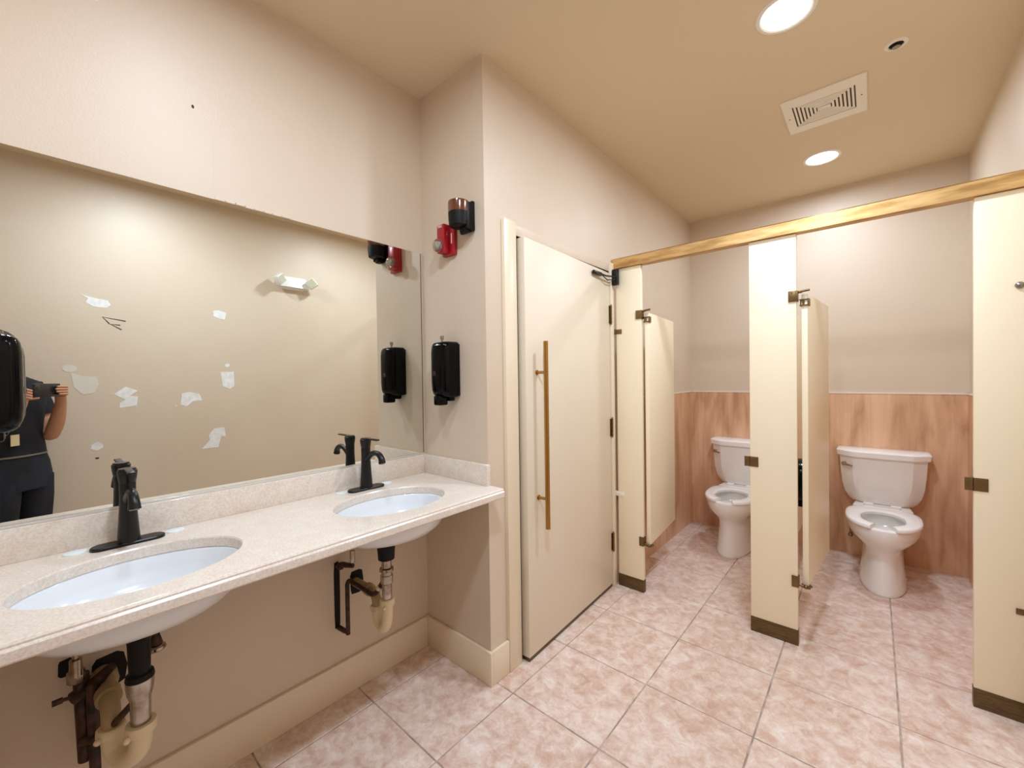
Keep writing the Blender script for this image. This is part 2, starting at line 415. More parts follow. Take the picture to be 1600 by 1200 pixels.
# strike plates / brackets on pilasters (local: x from pilaster centre, front face y=-0.014)
def strike(t, hw, z):
    b = MB(); plate(b, -hw+0.018, -0.014, z, 0.040, 0.052, 0.003); b.box(-hw-0.026, -hw, -0.017, -0.014, z-0.026, z+0.026, 0.001)
    b.box(-hw-0.004, -hw, -0.017, 0.016, z-0.026, z+0.026, 0.001)
    b.tube([(-hw+0.02, -0.017, z+0.014), (-hw+0.02, -0.019, z+0.014)], 0.004, 8)
    b.build('door_keeper', 'bronze', t)['label'] = 'bronze keeper plate'
strike(pil_objs[1], 0.102, 0.889); strike(pil_objs[2], 0.0815, 0.893)
def hinge_pair(t, hw):
    b = MB(); z = 1.722
    plate(b, hw-0.016, -0.014, z, 0.034, 0.052, 0.006); b.box(hw, hw+0.006, -0.02, 0.016, z-0.026, z+0.026, 0.001)
    b.box(hw+0.002, hw+0.022, -0.006, 0.004, z+0.014, z+0.026, 0.001)
    b.tube([(hw+0.014, -0.001, z+0.022), (hw+0.052, -0.001, z+0.026)], 0.006, 10)
    for dz in (-0.017, 0.017): b.tube([(hw-0.018, -0.020, z+dz), (hw-0.018, -0.0218, z+dz)], 0.004, 8)
    b.build('top_hinge', 'bronze', t)
    b = MB(); z = 0.318
    plate(b, hw-0.012, -0.014, z, 0.026, 0.056, 0.005); b.box(hw, hw+0.005, -0.018, 0.014, z-0.028, z+0.028, 0.001)
    b.tube([(hw+0.004, -0.002, z-0.016), (hw+0.040, -0.002, z-0.024)], 0.006, 10).ball((hw+0.032, -0.004, z-0.020), 0.010, n=10)
    b.build('bottom_hinge', 'bronze', t)
hinge_pair(pil_objs[0], 0.0827); hinge_pair(pil_objs[1], 0.102)
# wall brackets
b = MB(); b.box(-0.1085, -0.083, -0.018, -0.002, 1.612, 1.645, 0.001); plate(b, -0.064, -0.014, 1.628, 0.036, 0.030); b.build('wall_bracket', 'bronze', pil_objs[0])
b = MB(); b.box(-0.1085, -0.083, -0.018, -0.002, 0.575, 0.605, 0.001); plate(b, -0.060, -0.014, 0.588, 0.042, 0.024, 0.006); b.build('wall_bracket', 'white', pil_objs[0])['label'] = 'white plastic bracket'
b = MB(); b.ball((0.034, -0.018, 1.664), 0.013, 1, 0.6, 1, 12); b.tube([(0.034, -0.014, 1.664), (0.0815, -0.018, 1.664)], 0.007, 10); b.build('wall_bracket', 'steel', pil_objs[2])
b = MB(); plate(b, 0.045, -0.014, 0.425, 0.038, 0.022, 0.006); b.build('wall_bracket', 'bronze', pil_objs[2])

def stall_door(x, y, ang, label, wid=0.565):
    t = thing('stall_door', label, 'stall door', (x, y, 0), 'stall doors', ang)
    # leaf along +y, hinge edge at origin
    MB().box(-0.0125, 0.0125, 0.0, wid, 0.30, 1.732, 0.002).build('panel', 'laminate', t)
    b = MB(); z = 1.695
    b.box(-0.021, 0.017, -0.007, -0.001, z+0.008, z+0.013); b.box(-0.020, 0.019, -0.008, -0.001, z-0.020, z-0.015)
    b.box(0.0128, 0.0185, -0.007, 0.030, z-0.022, z+0.014, 0.001); b.tube([(-0.004, -0.004, z-0.018), (-0.004, -0.004, z+0.010)], 0.005, 8)
    b.box(-0.0185, -0.0128, 0.001, 0.030, z-0.022, z+0.014, 0.001)
    b.build('door_hinge', 'bronze', t)
    b = MB(); b.box(-0.0185, 0.0185, -0.006, 0.024, 0.286, 0.2998, 0.001); b.tube([(0.0, 0.004, 0.29), (0.018, 0.03, 0.288)], 0.006, 8)
    b.build('bottom_bracket', 'bronze', t)
    b = MB(); b.box(-0.022, -0.013, wid-0.075, wid-0.01, 0.86, 0.92, 0.002); b.tube([(-0.020, wid-0.045, 0.89), (-0.034, wid-0.045, 0.89)], 0.008, 10)
    b.build('latch', 'bronze', t)
    return t
stall_door(-0.250, 2.464, math.radians(-4.5), 'cream laminate stall door swung open in front of the full-view right toilet')
stall_door(-1.046, 2.464, math.radians(5.0), 'cream laminate stall door swung open along the wall in the left stall', 0.555)

pp = thing('partition_panel', 'cream laminate divider panel between the two toilet stalls', 'partition', (-0.382, 2.49, 0.3))
MB().box(-0.0125, 0.0125, 0.0, 1.44, 0.0, 1.435, 0.002).build('panel', 'laminate', pp)
for z in (0.12, 1.3):
    MB().box(-0.020, 0.020, 1.42, 1.4565, z, z+0.04, 0.001).build('wall_bracket', 'bronze', pp)
    MB().box(-0.020, 0.020, -0.0235, 0.02, z, z+0.04, 0.001).build('pilaster_bracket', 'bronze', pp)

tp = thing('toilet_paper_dispenser', 'round black toilet paper dispenser on the stall divider, glimpsed beside the open right stall door', 'dispenser', (-0.3695, 3.02, 0.70))
MB().lathe([(0.125, 0.0005), (0.13, 0.02), (0.13, 0.085), (0.12, 0.10), (0.08, 0.104)], axis='x', n=32).build('drum', 'blackgloss', tp)
MB().box(0.012, 0.086, -0.06, 0.06, -0.148, -0.11, 0.006).build('paper_slot', 'blackrubber', tp)

# ------------------------------------------------------------------ toilets
def egg(z, yf, yb, hw, n=40, p=2.15, cx=0.0, back=2.6):
    yc = yb-(yb-yf)*0.40 if True else 0
    ring = []
    for k in range(n):
        a = 2*PI*k/n; ca, sa = math.cos(a), math.sin(a)
        if sa >= 0:   # back half (towards the wall, +y)
            e = 2/back; x = hw*abs(ca)**e*math.copysign(1, ca); y = yc+(yb-yc)*abs(sa)**e
        else:
            e = 2/p; x = hw*abs(ca)**e*math.copysign(1, ca); y = yc-(yc-yf)*abs(sa)**e
        ring.append((x+cx, y, z))
    return ring
def make_toilet(loc, label):
    t = thing('toilet', label, 'toilet', loc, 'toilets')
    b = MB()
    R = [egg(0.0, -0.665, -0.16, 0.112, back=4), egg(0.012, -0.672, -0.155, 0.118, back=4), egg(0.03, -0.668, -0.16, 0.114, back=4), egg(0.12, -0.650, -0.17, 0.104, back=4),
         egg(0.20, -0.638, -0.18, 0.099, back=4), egg(0.245, -0.640, -0.18, 0.100, back=4), egg(0.275, -0.658, -0.19, 0.114, back=3.4),
         egg(0.305, -0.688, -0.20, 0.142, back=3), egg(0.335, -0.712, -0.21, 0.164, back=2.8), egg(0.365, -0.724, -0.22, 0.175), egg(0.40, -0.728, -0.225, 0.179),
         egg(0.412, -0.724, -0.23, 0.176), egg(0.416, -0.715, -0.24, 0.168), egg(0.416, -0.690, -0.33, 0.140),
         egg(0.405, -0.684, -0.335, 0.132), egg(0.385, -0.688, -0.33, 0.136), egg(0.34, -0.66, -0.35, 0.118), egg(0.28, -0.60, -0.39, 0.085), egg(0.235, -0.55, -0.42, 0.055), egg(0.215, -0.52, -0.44, 0.03)]
    b.loft(R)
    # deck that carries the tank
    b.prism([(-0.155, -0.27), (0.155, -0.27), (0.135, -0.02), (-0.135, -0.02)], 'z', 0.375, 0.437, 0.012)
    b.prism([(-0.09, -0.25), (0.09, -0.25), (0.10, -0.06), (-0.10, -0.06)], 'z', 0.0, 0.38, 0.015)
    b.build('bowl', 'porcelain', t, smooth=40)
    for s in (-1, 1):
        MB().lathe([(0.016, 0), (0.016, 0.014), (0.010, 0.022), (0.001, 0.024)], (s*0.104, -0.30, 0.0), 12).build('bolt_cap', 'seat', t)
    MB().lathe([(0.001, 0.262), (0.072, 0.262), (0.072, 0.264), (0.001, 0.264)], (0, -0.49, 0), 24).build('water', 'water', t)
    # open-front seat
    st = MB(); n = 44; rings = []
    A0 = math.radians(-90+17); A1 = math.radians(270-17)
    for k in range(n+1):
        a = A0+(A1-A0)*k/n; ca, sa = math.cos(a), math.sin(a)
        def pt(hw, yf, yb, yc, p=2.2, bk=3.4):
            e = 2/(bk if sa >= 0 else p)
            return (hw*abs(ca)**e*math.copysign(1, ca), yc+((yb-yc) if sa >= 0 else (yc-yf))*abs(sa)**e*math.copysign(1, sa))
        o = pt(0.184, -0.738, -0.255, -0.45); i = pt(0.106, -0.665, -0.36, -0.50, 2.2, 2.2)
        i = (i[0], i[1])
        mx_, my_ = (o[0]+i[0])/2, (o[1]+i[1])/2
        z0, z1 = 0.418, 0.440
        def L(f): return (i[0]+(o[0]-i[0])*f, i[1]+(o[1]-i[1])*f)
        prof = [(0.0, z0), (0.0, z1-0.008), (0.10, z1-0.002), (0.30, z1), (0.75, z1), (0.93, z1-0.003), (1.0, z1-0.009), (1.0, z0)]
        rings.append([(L(f)[0], L(f)[1], z) for f, z in prof])
    st.loft(rings)
    st.prism([(-0.10, -0.30), (0.10, -0.30), (0.085, -0.225), (-0.085, -0.225)], 'z', 0.42, 0.441, 0.004)
    seat = st.build('seat', 'seat', t, smooth=50)
    for s in (-1, 1): MB().tube([(s*0.045, -0.232, 0.445), (s*0.095, -0.232, 0.445)], 0.011, 10).build('seat_hinge', 'seat', seat)
    # tank with chamfered front corners, tapering down
    def plan(hw, yf, ch, z, yb=-0.02):
        pts = [(-hw, yb), (-hw, yf+ch*0.75), (-hw+ch, yf), (hw-ch, yf), (hw, yf+ch*0.75), (hw, yb)]
        out = []
        # subdivide for a rounded look
        m = len(pts)
        for i in range(m):
            a, c = Vector(pts[i]), Vector(pts[(i+1) % m])
            for q in (0.06, 0.5, 0.94): p = a.lerp(c, q); out.append((p.x, p.y, z))
        return out
    tk = MB(); tk.loft([plan(0.135, -0.165, 0.06, 0.432), plan(0.160, -0.180, 0.065, 0.440), plan(0.180, -0.188, 0.068, 0.462), plan(0.200, -0.194, 0.07, 0.50), plan(0.214, -0.198, 0.072, 0.56), plan(0.222, -0.202, 0.074, 0.64), plan(0.228, -0.205, 0.076, 0.757)])
    tank = tk.build('tank', 'porcelain', t, smooth=28)
    b = MB(); b.loft([plan(0.236, -0.214, 0.085, 0.753, -0.012), plan(0.243, -0.221, 0.088, 0.760, -0.010), plan(0.246, -0.224, 0.089, 0.792, -0.010), plan(0.240, -0.218, 0.086, 0.801, -0.014), plan(0.225, -0.203, 0.08, 0.804, -0.022)])
    b.build('tank_lid', 'seat', t, smooth=28)
    b = MB(); b.tube([(-0.196, -0.172, 0.700), (-0.206, -0.186, 0.700)], 0.013, 14); b.tube([(-0.207, -0.188, 0.700), (-0.190, -0.205, 0.698), (-0.155, -0.222, 0.694)], [0.007, 0.006, 0.007], 10)
    b.build('flush_lever', 'chrome', tank)
    # supply stop and hose
    b = MB(); b.tube([(-0.17, -0.010, 0.16), (-0.17, -0.05, 0.16)], 0.010, 10).ball((-0.17, -0.06, 0.16), 0.015, n=10)
    b.tube(bez([(-0.17, -0.06, 0.17), (-0.175, -0.07, 0.28), (-0.15, -0.08, 0.36), (-0.14, -0.09, 0.436)]), 0.005, 8)
    b.build('supply_line', 'steel', t)
    return t
t2 = make_toilet((0.045, YB, 0), 'white toilet with open-front seat in the right stall, seen whole')
dup(t2, (-0.812, YB, 0), 'white toilet with open-front seat in the left stall, half hidden by the middle pilaster')

# ------------------------------------------------------------------ vanity top
ZT, ZU, XF = 0.877, 0.847, -1.166
SINKS = [(0.160, 'near'), (0.893, 'far')]
SX, SA, SB = -1.405, 0.220, 0.160      # centre x, half length (y), half width (x)
vt = thing('vanity_top', 'long beige stone vanity countertop on the left wall', 'countertop', (0, 0, 0))
b = MB(); bm = b.bm
def quad(p): bm.faces.new([bm.verts.new(q) for q in p])
XB, XT = XM, XF-0.012
YE0, YE1 = YN+0.001, YP-0.001
cells = [(yc-0.25, yc+0.25, yc) for yc, _ in SINKS]
edges = [YE0]+[e for c in cells for e in (c[0], c[1])]+[YE1]
for z in (ZT, ZU):
    xf = XT if z == ZT else XF-0.028
    for a, c in ((max(edges[0], YE0), cells[0][0]), (cells[0][1], cells[1][0]), (cells[1][1], YE1)):
        if c > a: quad([(XB, a, z), (xf, a, z), (xf, c, z), (XB, c, z)])
N_ = 72
for (y0, y1, yc) in cells:
    y0 = max(y0, YE0)
    def rimpt(k, a_, b_, z): t_ = 2*PI*k/N_; return (SX+b_*math.cos(t_), yc+a_*math.sin(t_), z)
    for z, xf in ((ZT, XT), (ZU, XF-0.028)):
        def outer(k):
            t_ = 2*PI*k/N_; dx, dy = SB*math.cos(t_), SA*math.sin(t_); s_ = 1e9
            if dx > 1e-9: s_ = min(s_, (xf-SX)/dx)
            if dx < -1e-9: s_ = min(s_, (XB-SX)/dx)
            if dy > 1e-9: s_ = min(s_, (y1-yc)/dy)
            if dy < -1e-9: s_ = min(s_, (y0-yc)/dy)
            return (SX+dx*s_, yc+dy*s_, z)
        for k in range(N_):
            e_ = 0.003 if z == ZT else 0
            quad([rimpt(k, SA+e_, SB+e_, z), rimpt(k+1, SA+e_, SB+e_, z), outer(k+1), outer(k)])
            a0, a1 = outer(k), outer(k+1)   # fill rectangle corners
            if abs(a0[0]-a1[0]) > 1e-6 and abs(a0[1]-a1[1]) > 1e-6:
                cx_ = xf if a0[0]+a1[0] > 2*SX else XB; cy_ = y1 if a0[1]+a1[1] > 2*yc else y0
                bm.faces.new([bm.verts.new(q) for q in (a0, a1, (cx_, cy_, z))])
    for k in range(N_):
        quad([rimpt(k, SA+0.003, SB+0.003, ZT), rimpt(k+1, SA+0.003, SB+0.003, ZT), rimpt(k+1, SA, SB, ZT-0.004), rimpt(k, SA, SB, ZT-0.004)])
        quad([rimpt(k, SA, SB, ZT-0.004), rimpt(k+1, SA, SB, ZT-0.004), rimpt(k+1, SA, SB, ZU), rimpt(k, SA, SB, ZU)])
prof = [(XT, ZT), (XT+0.004, ZT-0.001), (XT+0.007, ZT-0.005), (XT+0.007, ZT-0.009), (XT+0.009, ZT-0.011), (XT+0.0115, ZT-0.014), (XT+0.012, ZT-0.02), (XT+0.012, ZT-0.034), (XT+0.009, ZT-0.038), (XF-0.028, ZT-0.038), (XF-0.028, ZU)]
for i in range(len(prof)-1):
    (xa, za), (xb, zb) = prof[i], prof[i+1]
    quad([(xa, YE0, za), (xa, YE1, za), (xb, YE1, zb), (xb, YE0, zb)])
for y in (YE0, YE1):
    bm.faces.new([bm.verts.new((p[0], y, p[1])) for p in prof+[(XB, ZU), (XB, ZT)]])
bmesh.ops.remove_doubles(bm, verts=list(bm.verts), dist=1e-5)
b.build('slab', 'stone', vt, smooth=30)
MB().box(XM+0.0005, XM+0.020, YE0, YE1, ZT, 0.968, 0.0015).build('backsplash', 'stone', vt)
MB().box(XM+0.020, XD+0.014, YP-0.021, YP-0.0005, ZT, 0.968, 0.0015).build('side_splash', 'stone', vt)
MB().box(XM+0.020, XD+0.014, YN+0.0005, YN+0.021, ZT, 0.968, 0.0015).build('side_splash', 'stone', vt)

# sinks
def ell(yc, s, z, fa=1.0):
    return [(SX+(SB+0.012)*s*math.cos(2*PI*k/48)*fa, yc+(SA+0.012)*s*math.sin(2*PI*k/48), z) for k in range(48)]
def make_sink(yc, label):
    t = thing('sink', label, 'sink', (0, yc, 0), 'undermount sinks')
    b = MB()
    b.loft([ell(0, 1.04, 0.8465), ell(0, 0.955, 0.8465), ell(0, 0.93, 0.838), ell(0, 0.90, 0.81), ell(0, 0.84, 0.782), ell(0, 0.72, 0.760), ell(0, 0.52, 0.746), ell(0, 0.28, 0.739), ell(0, 0.10, 0.736),
            ell(0, 0.10, 0.727), ell(0, 0.32, 0.729), ell(0, 0.58, 0.737), ell(0, 0.78, 0.752), ell(0, 0.90, 0.775), ell(0, 0.965, 0.808), ell(0, 0.985, 0.832), ell(0, 1.04, 0.836), ell(0, 1.04, 0.8465)], False, False)
    b.build('bowl', 'sink', t, smooth=60)
    MB().lathe([(0.001, 0.738), (0.012, 0.739), (0.024, 0.7405), (0.027, 0.738), (0.024, 0.728)], (SX-0.015, 0, 0), 20).build('drain', 'black', t)
    return t
make_sink(0.160, 'oval white undermount sink nearest the camera, left one in the countertop')
make_sink(0.893, 'oval white undermount sink nearest the soap dispenser pier')

# faucets and hole caps
def make_faucet(y, label):
    t = thing('faucet', label, 'faucet', (-1.632, y, ZT), 'matte black faucets')
    st = []
    for k in range(32):
        a = 2*PI*k/32; st.append((0.0255*math.cos(a), math.copysign(0.056, math.sin(a)) + 0.0255*math.sin(a)))
    b = MB(); b.loft([[(p[0], p[1], 0.0) for p in st], [(p[0], p[1], 0.006) for p in st], [(p[0]*0.93, p[1]*0.97, 0.0085) for p in st]])
    b.build('base_plate', 'black', t)
    b = MB(); b.lathe([(0.0265, 0.008), (0.0255, 0.016), (0.0225, 0.06), (0.0195, 0.11), (0.0185, 0.145), (0.019, 0.175), (0.0185, 0.178), (0.0195, 0.181), (0.022, 0.198), (0.023, 0.212), (0.021, 0.214)], n=28)
    b.build('body', 'black', t, smooth=25)
    pts = bez([(0.006, 0, 0.126), (0.032, 0, 0.146), (0.064, 0, 0.160), (0.098, 0, 0.160), (0.121, 0, 0.145), (0.128, 0, 0.124)], 5)
    n_ = len(pts); b = MB(); b.tube(pts, [0.0135-0.003*math.sin(PI*i/(n_-1))+0.001*(i/(n_-1)) for i in range(n_)], 16)
    sp = b.build('spout', 'black', t, smooth=50)
    MB().tube([(0.1277, 0, 0.126), (0.1285, 0, 0.1215)], 0.0105, 16).build('aerator', 'steel', sp)
    b = MB(); b.box(0.0, 0.098, -0.0085, 0.0085, 0.2135, 0.2195, 0.002); b.lathe([(0.0205, 0.2135), (0.0195, 0.2185), (0.001, 0.2195)], n=20)
    b.build('lever', 'black', t)
    return t
f1 = make_faucet(0.163, 'matte black single-lever faucet behind the near sink, at the left of the photo')
dup(f1, (-1.632, 0.912, ZT), 'matte black single-lever faucet behind the far sink, next to the pier')
capm = MB().lathe([(0.024, 0.0), (0.024, 0.002), (0.020, 0.0035), (0.001, 0.004)], n=24).build('hole_cap', 'capwhite')
for i, (y, lb) in enumerate([(0.056, 'white round hole cap left of the near faucet'), (0.272, 'white round hole cap right of the near faucet'), (0.815, 'white round hole cap left of the far faucet'), (1.022, 'white round hole cap right of the far faucet')]):
    o = capm if i == 0 else capm.copy()
    if i: C.objects.link(o)
    o.location = (-1.655, y, ZT); o['label'] = lb; o['category'] = 'hole cap'; o['group'] = 'faucet hole caps'

# mirror
mr = thing('wall_mirror', 'large frameless wall mirror above the vanity backsplash', 'mirror', (XM, 0, 0))
MB().box(0.001, 0.0055, YN+0.002, 1.262, 0.976, 1.969).build('backing', 'mirroredge', mr)
me_ = MB().box(0.0056, 0.0066, YN+0.002, 1.262, 0.976, 1.969).build('glass', 'mirror', mr, smooth=0)
MB().box(0.001, 0.012, YN+0.002, 1.262, 0.9685, 0.9755, 0.001).build('bottom_channel', 'channel', mr)
MB().box(0.0, 0.0075, 1.2622, 1.2655, 0.976, 1.969).build('edge_strip', 'bronze', mr)

# drywall repair outline above the mirror
rp_ = MB(); rp_.box(XM, XM+0.0007, 0.41, 0.68, 1.976, 2.17)
rp_.build('repaired_patch', 'wall', wl, smooth=0)['label'] = 'slightly raised drywall repair above the mirror'
c_ = MB()
for k in range(9):
    y = 0.41+k*0.03; c_.box(XM, XM+0.003, y, y+0.034, 1.969+random.uniform(0, 0.003), 1.976+random.uniform(0, 0.004), 0.0008)
c_.build('torn_edge', 'wall', wl)['label'] = 'torn drywall paper edge at the mirror top'
MB().ball((XM, 0.355, 2.262), 0.004, 0.4, 1, 1.6, 8).build('nail_hole', 'scuff', wl)

# ------------------------------------------------------------------ plumbing under sinks
def plumbing_near():
    y = 0.156; x = -1.425
    t = thing('drain_pipe', 'black, steel and white P-trap drain under the near sink', 'pipe', (0, 0, 0), 'sink drains')
    b = MB(); b.lathe([(0.030, 0.728), (0.036, 0.712), (0.037, 0.694), (0.024, 0.684), (0.022, 0.600), (0.028, 0.596), (0.030, 0.585), (0.027, 0.575)], (x, y, 0), 24); b.build('tailpiece', 'blackrubber', t)['label'] = 'black tailpiece'
    b = MB(); b.lathe([(0.029, 0.584), (0.029, 0.570), (0.026, 0.545), (0.0215, 0.530), (0.0205, 0.470)], (x, y, 0), 24); b.build('coupling', 'chrome', t)['label'] = 'worn steel coupling'
    b = MB(); b.lathe([(0.031, 0.468), (0.032, 0.460), (0.032, 0.446), (0.027, 0.440)], (x, y, 0), 24); b.ball((x+0.02, y-0.03, 0.448), 0.008, n=8)
    q = (x-0.095, y-0.048)
    b.tube(bez([(x, y, 0.460), (x, y, 0.43), (x-0.012, y-0.006, 0.390), (x-0.046, y-0.024, 0.362), (x-0.082, y-0.041, 0.372), (q[0]+0.002, q[1]+0.001, 0.402), (q[0], q[1], 0.430)], 6), 0.0235, 18)
    b.lathe([(0.026, 0.412), (0.031, 0.418), (0.031, 0.434), (0.027, 0.438)], (q[0], q[1], 0), 24); b.ball((q[0]+0.022, q[1]-0.028, 0.422), 0.008, n=8)
    b.build('trap', 'pvc', t, smooth=45)['label'] = 'white plastic U trap'
    b = MB(); b.tube(bez([(q[0], q[1], 0.434), (q[0]-0.002, q[1], 0.458), (q[0]-0.016, q[1], 0.478), (q[0]-0.045, q[1], 0.486), (-1.7055, q[1]+0.002, 0.486)], 6), 0.0205, 18)
    b.tube([(-1.60, q[1], 0.486), (-1.565, q[1], 0.486)], 0.028, 18).tube([(-1.704, q[1], 0.486), (-1.66, q[1], 0.486)], 0.030, 18)
    b.build('waste_arm', 'pvc_dirty', t, smooth=45)['label'] = 'dusty waste arm into the wall'
    s = thing('supply_pipe', 'dark rusty tangle of supply pipes left of the near sink drain', 'pipe', (0, 0, 0), 'sink supplies')
    b = MB(); b.tube([(-1.62, 0.052, 0.84), (-1.62, 0.050, 0.60)], 0.007, 10).tube([(-1.62, 0.050, 0.60), (-1.62, 0.050, 0.555)], 0.013, 12).tube([(-1.63, 0.050, 0.565), (-1.63, 0.050, 0.535)], 0.018, 8)
    b.build('stop_valve', 'chrome', s)
    b = MB(); b.tube([(-1.65, 0.060, 0.540), (-1.65, 0.066, 0.30)], 0.017, 12)
    b.tube([(-1.65, 0.045, 0.480), (-1.64, 0.085, 0.505), (-1.62, 0.12, 0.545)], [0.020, 0.017, 0.012], 12)
    b.tube([(-1.62, 0.078, 0.52), (-1.62, 0.082, 0.24)], 0.012, 12).ball((-1.62, 0.082, 0.245), 0.014, n=10)
    b.tube([(-1.64, 0.06, 0.360), (-1.60, 0.085, 0.372), (-1.50, 0.115, 0.452), (-1.452, 0.150, 0.515)], [0.014, 0.010, 0.009, 0.008], 12)
    b.tube([(-1.555, 0.098, 0.408), (-1.52, 0.109, 0.437)], 0.0145, 10)
    b.build('pipe_run', 'rust', s, smooth=45)
    MB().tube([(-1.64, 0.050, 0.49), (-1.64, 0.015, 0.495)], 0.005, 8).box(-1.645, -1.635, 0.005, 0.025, 0.488, 0.500).build('tap_handle', 'rust', s)
    v = thing('shutoff_valve', 'small round shutoff valve right of the near sink drain', 'valve', (-1.56, 0.207, 0.575), 'shutoff valves')
    MB().tube([(-0.145, 0.0, 0.045), (0.0, 0.0, 0.035)], 0.008, 10).tube([(0.0, 0, 0.05), (0.0, 0, 0.015)], [0.007, 0.016], 12).tube([(0.004, 0.0, 0.028), (0.006, 0.0, 0.13)], 0.005, 8).build('stem', 'rust', v)
    MB().lathe([(0.010, 0.008), (0.022, 0.0), (0.024, -0.006), (0.021, -0.010), (0.001, -0.011)], (0.0, 0.0, 0.008), 18).build('knob', 'chrome', v)
def plumbing_far():
    y = 0.874; x = -1.425
    t = thing('drain_pipe', 'black, chrome and white P-trap drain under the far sink', 'pipe', (0, 0, 0), 'sink drains')
    b = MB(); b.lathe([(0.037, 0.728), (0.036, 0.712), (0.032, 0.672), (0.031, 0.648), (0.020, 0.644)], (x, y, 0), 24); b.build('tailpiece', 'blackrubber', t)['label'] = 'black rubber sleeve'
    b = MB(); b.lathe([(0.019, 0.65), (0.019, 0.615), (0.026, 0.612), (0.027, 0.602), (0.020, 0.598), (0.020, 0.588), (0.024, 0.584), (0.0235, 0.555), (0.019, 0.550), (0.0185, 0.482)], (x, y, 0), 24); b.build('coupling', 'chrome', t)['label'] = 'chrome coupling'
    b = MB(); b.lathe([(0.025, 0.492), (0.028, 0.486), (0.028, 0.468), (0.024, 0.462)], (x, y, 0), 24); b.ball((x+0.02, y-0.026, 0.468), 0.006, n=8)
    b.tube(bez([(x, y, 0.478), (x, y, 0.43), (x-0.010, y-0.001, 0.385), (x-0.036, y-0.001, 0.366), (x-0.062, y-0.001, 0.382), (x-0.072, y-0.001, 0.415), (x-0.072, y-0.001, 0.438)], 6), 0.0205, 18)
    b.lathe([(0.022, 0.418), (0.026, 0.424), (0.026, 0.440), (0.022, 0.444)], (x-0.072, y-0.001, 0), 24); b.ball((x-0.052, y-0.027, 0.428), 0.006, n=8)
    b.build('trap', 'pvc', t, smooth=45)['label'] = 'white plastic U trap'
    b = MB(); b.tube(bez([(x-0.072, y-0.001, 0.438), (x-0.073, y-0.001, 0.456), (x-0.090, y+0.001, 0.476), (x-0.120, y+0.005, 0.478), (-1.7055, y+0.018, 0.462)], 6), 0.0185, 18)
    b.tube([(-1.585, y+0.009, 0.475), (-1.560, y+0.007, 0.477)], 0.0245, 18)
    b.build('waste_arm', 'pvc_dirty', t, smooth=45)['label'] = 'dusty waste arm into the wall'
    s = thing('supply_pipe', 'dark brown looping supply pipe left of the far sink drain', 'pipe', (0, 0, 0), 'sink supplies')
    b = MB(); b.tube([(-1.60, 0.826, 0.84), (-1.60, 0.826, 0.66)], 0.0065, 10).tube([(-1.60, 0.826, 0.70), (-1.60, 0.826, 0.690)], 0.013, 10).tube([(-1.60, 0.826, 0.648), (-1.60, 0.826, 0.60)], 0.010, 10)
    b.build('stop_valve', 'chrome', s)
    b = MB(); b.tube([(-1.70, 0.812, 0.560), (-1.66, 0.812, 0.578), (-1.60, 0.828, 0.585)], [0.010, 0.012, 0.009], 12).ball((-1.665, 0.808, 0.572), 0.016, n=10)
    b.tube([(-1.70, 0.812, 0.300), (-1.66, 0.816, 0.300), (-1.64, 0.822, 0.300)], 0.010, 10)
    b.tube([(-1.64, 0.822, 0.290), (-1.64, 0.822, 0.500)], 0.0088, 12)
    b.tube(bez([(-1.64, 0.822, 0.495), (-1.636, 0.828, 0.512), (-1.61, 0.838, 0.506), (-1.54, 0.848, 0.496), (-1.50, 0.852, 0.492), (-1.480, 0.862, 0.502), (-1.462, 0.870, 0.532), (-1.436, 0.876, 0.575)], 4), 0.0088, 10)
    b.build('pipe_run', 'rust', s, smooth=45)
    MB().tube([(-1.472, 0.865, 0.516), (-1.464, 0.869, 0.528)], 0.0120, 8).build('band', 'pvc', s)['label'] = 'pale band on the loop'
    MB().tube([(-1.60, 0.895, 0.84), (-1.60, 0.895, 0.70), (-1.602, 0.896, 0.655)], [0.006, 0.008, 0.009], 10).ball((-1.602, 0.896, 0.652), 0.009, n=8).build('loose_hose', 'rust', s)
    v = thing('shutoff_valve', 'dark shutoff valve in a wall hole behind the far sink drain', 'valve', (-1.66, 0.965, 0.63), 'shutoff valves')
    MB().tube([(-0.045, 0, 0), (0.06, 0.0, -0.010)], 0.010, 10).ball((0.03, 0, -0.006), 0.016, n=10).build('body', 'rust', v)
    MB().tube([(0.055, 0.0, -0.010), (0.085, 0.004, -0.028)], 0.008, 8).build('stem', 'rust', v)
plumbing_near(); plumbing_far()
for (y0, y1, z0, z1) in [(0.018, 0.050, 0.520, 0.572), (0.058, 0.100, 0.250, 0.500), (0.080, 0.160, 0.440, 0.545), (0.796, 0.824, 0.285, 0.590), (0.868, 0.928, 0.410, 0.515), (0.955, 0.998, 0.585, 0.650)]:
    n = 9; pts = []
    for k in range(n):
        a = 2*PI*k/n; e = 0.45
        pts.append(((y0+y1)/2+(y1-y0)/2*abs(math.cos(a))**e*math.copysign(1, math.cos(a))*random.uniform(0.9, 1.05), (z0+z1)/2+(z1-z0)/2*abs(math.sin(a))**e*math.copysign(1, math.sin(a))*random.uniform(0.92, 1.03)))
    MB().prism(pts, 'x', XM-0.0005, XM+0.0008).build('pipe_hole', 'darkhole', wl)['label'] = 'dark rough pipe cutout in the wall'

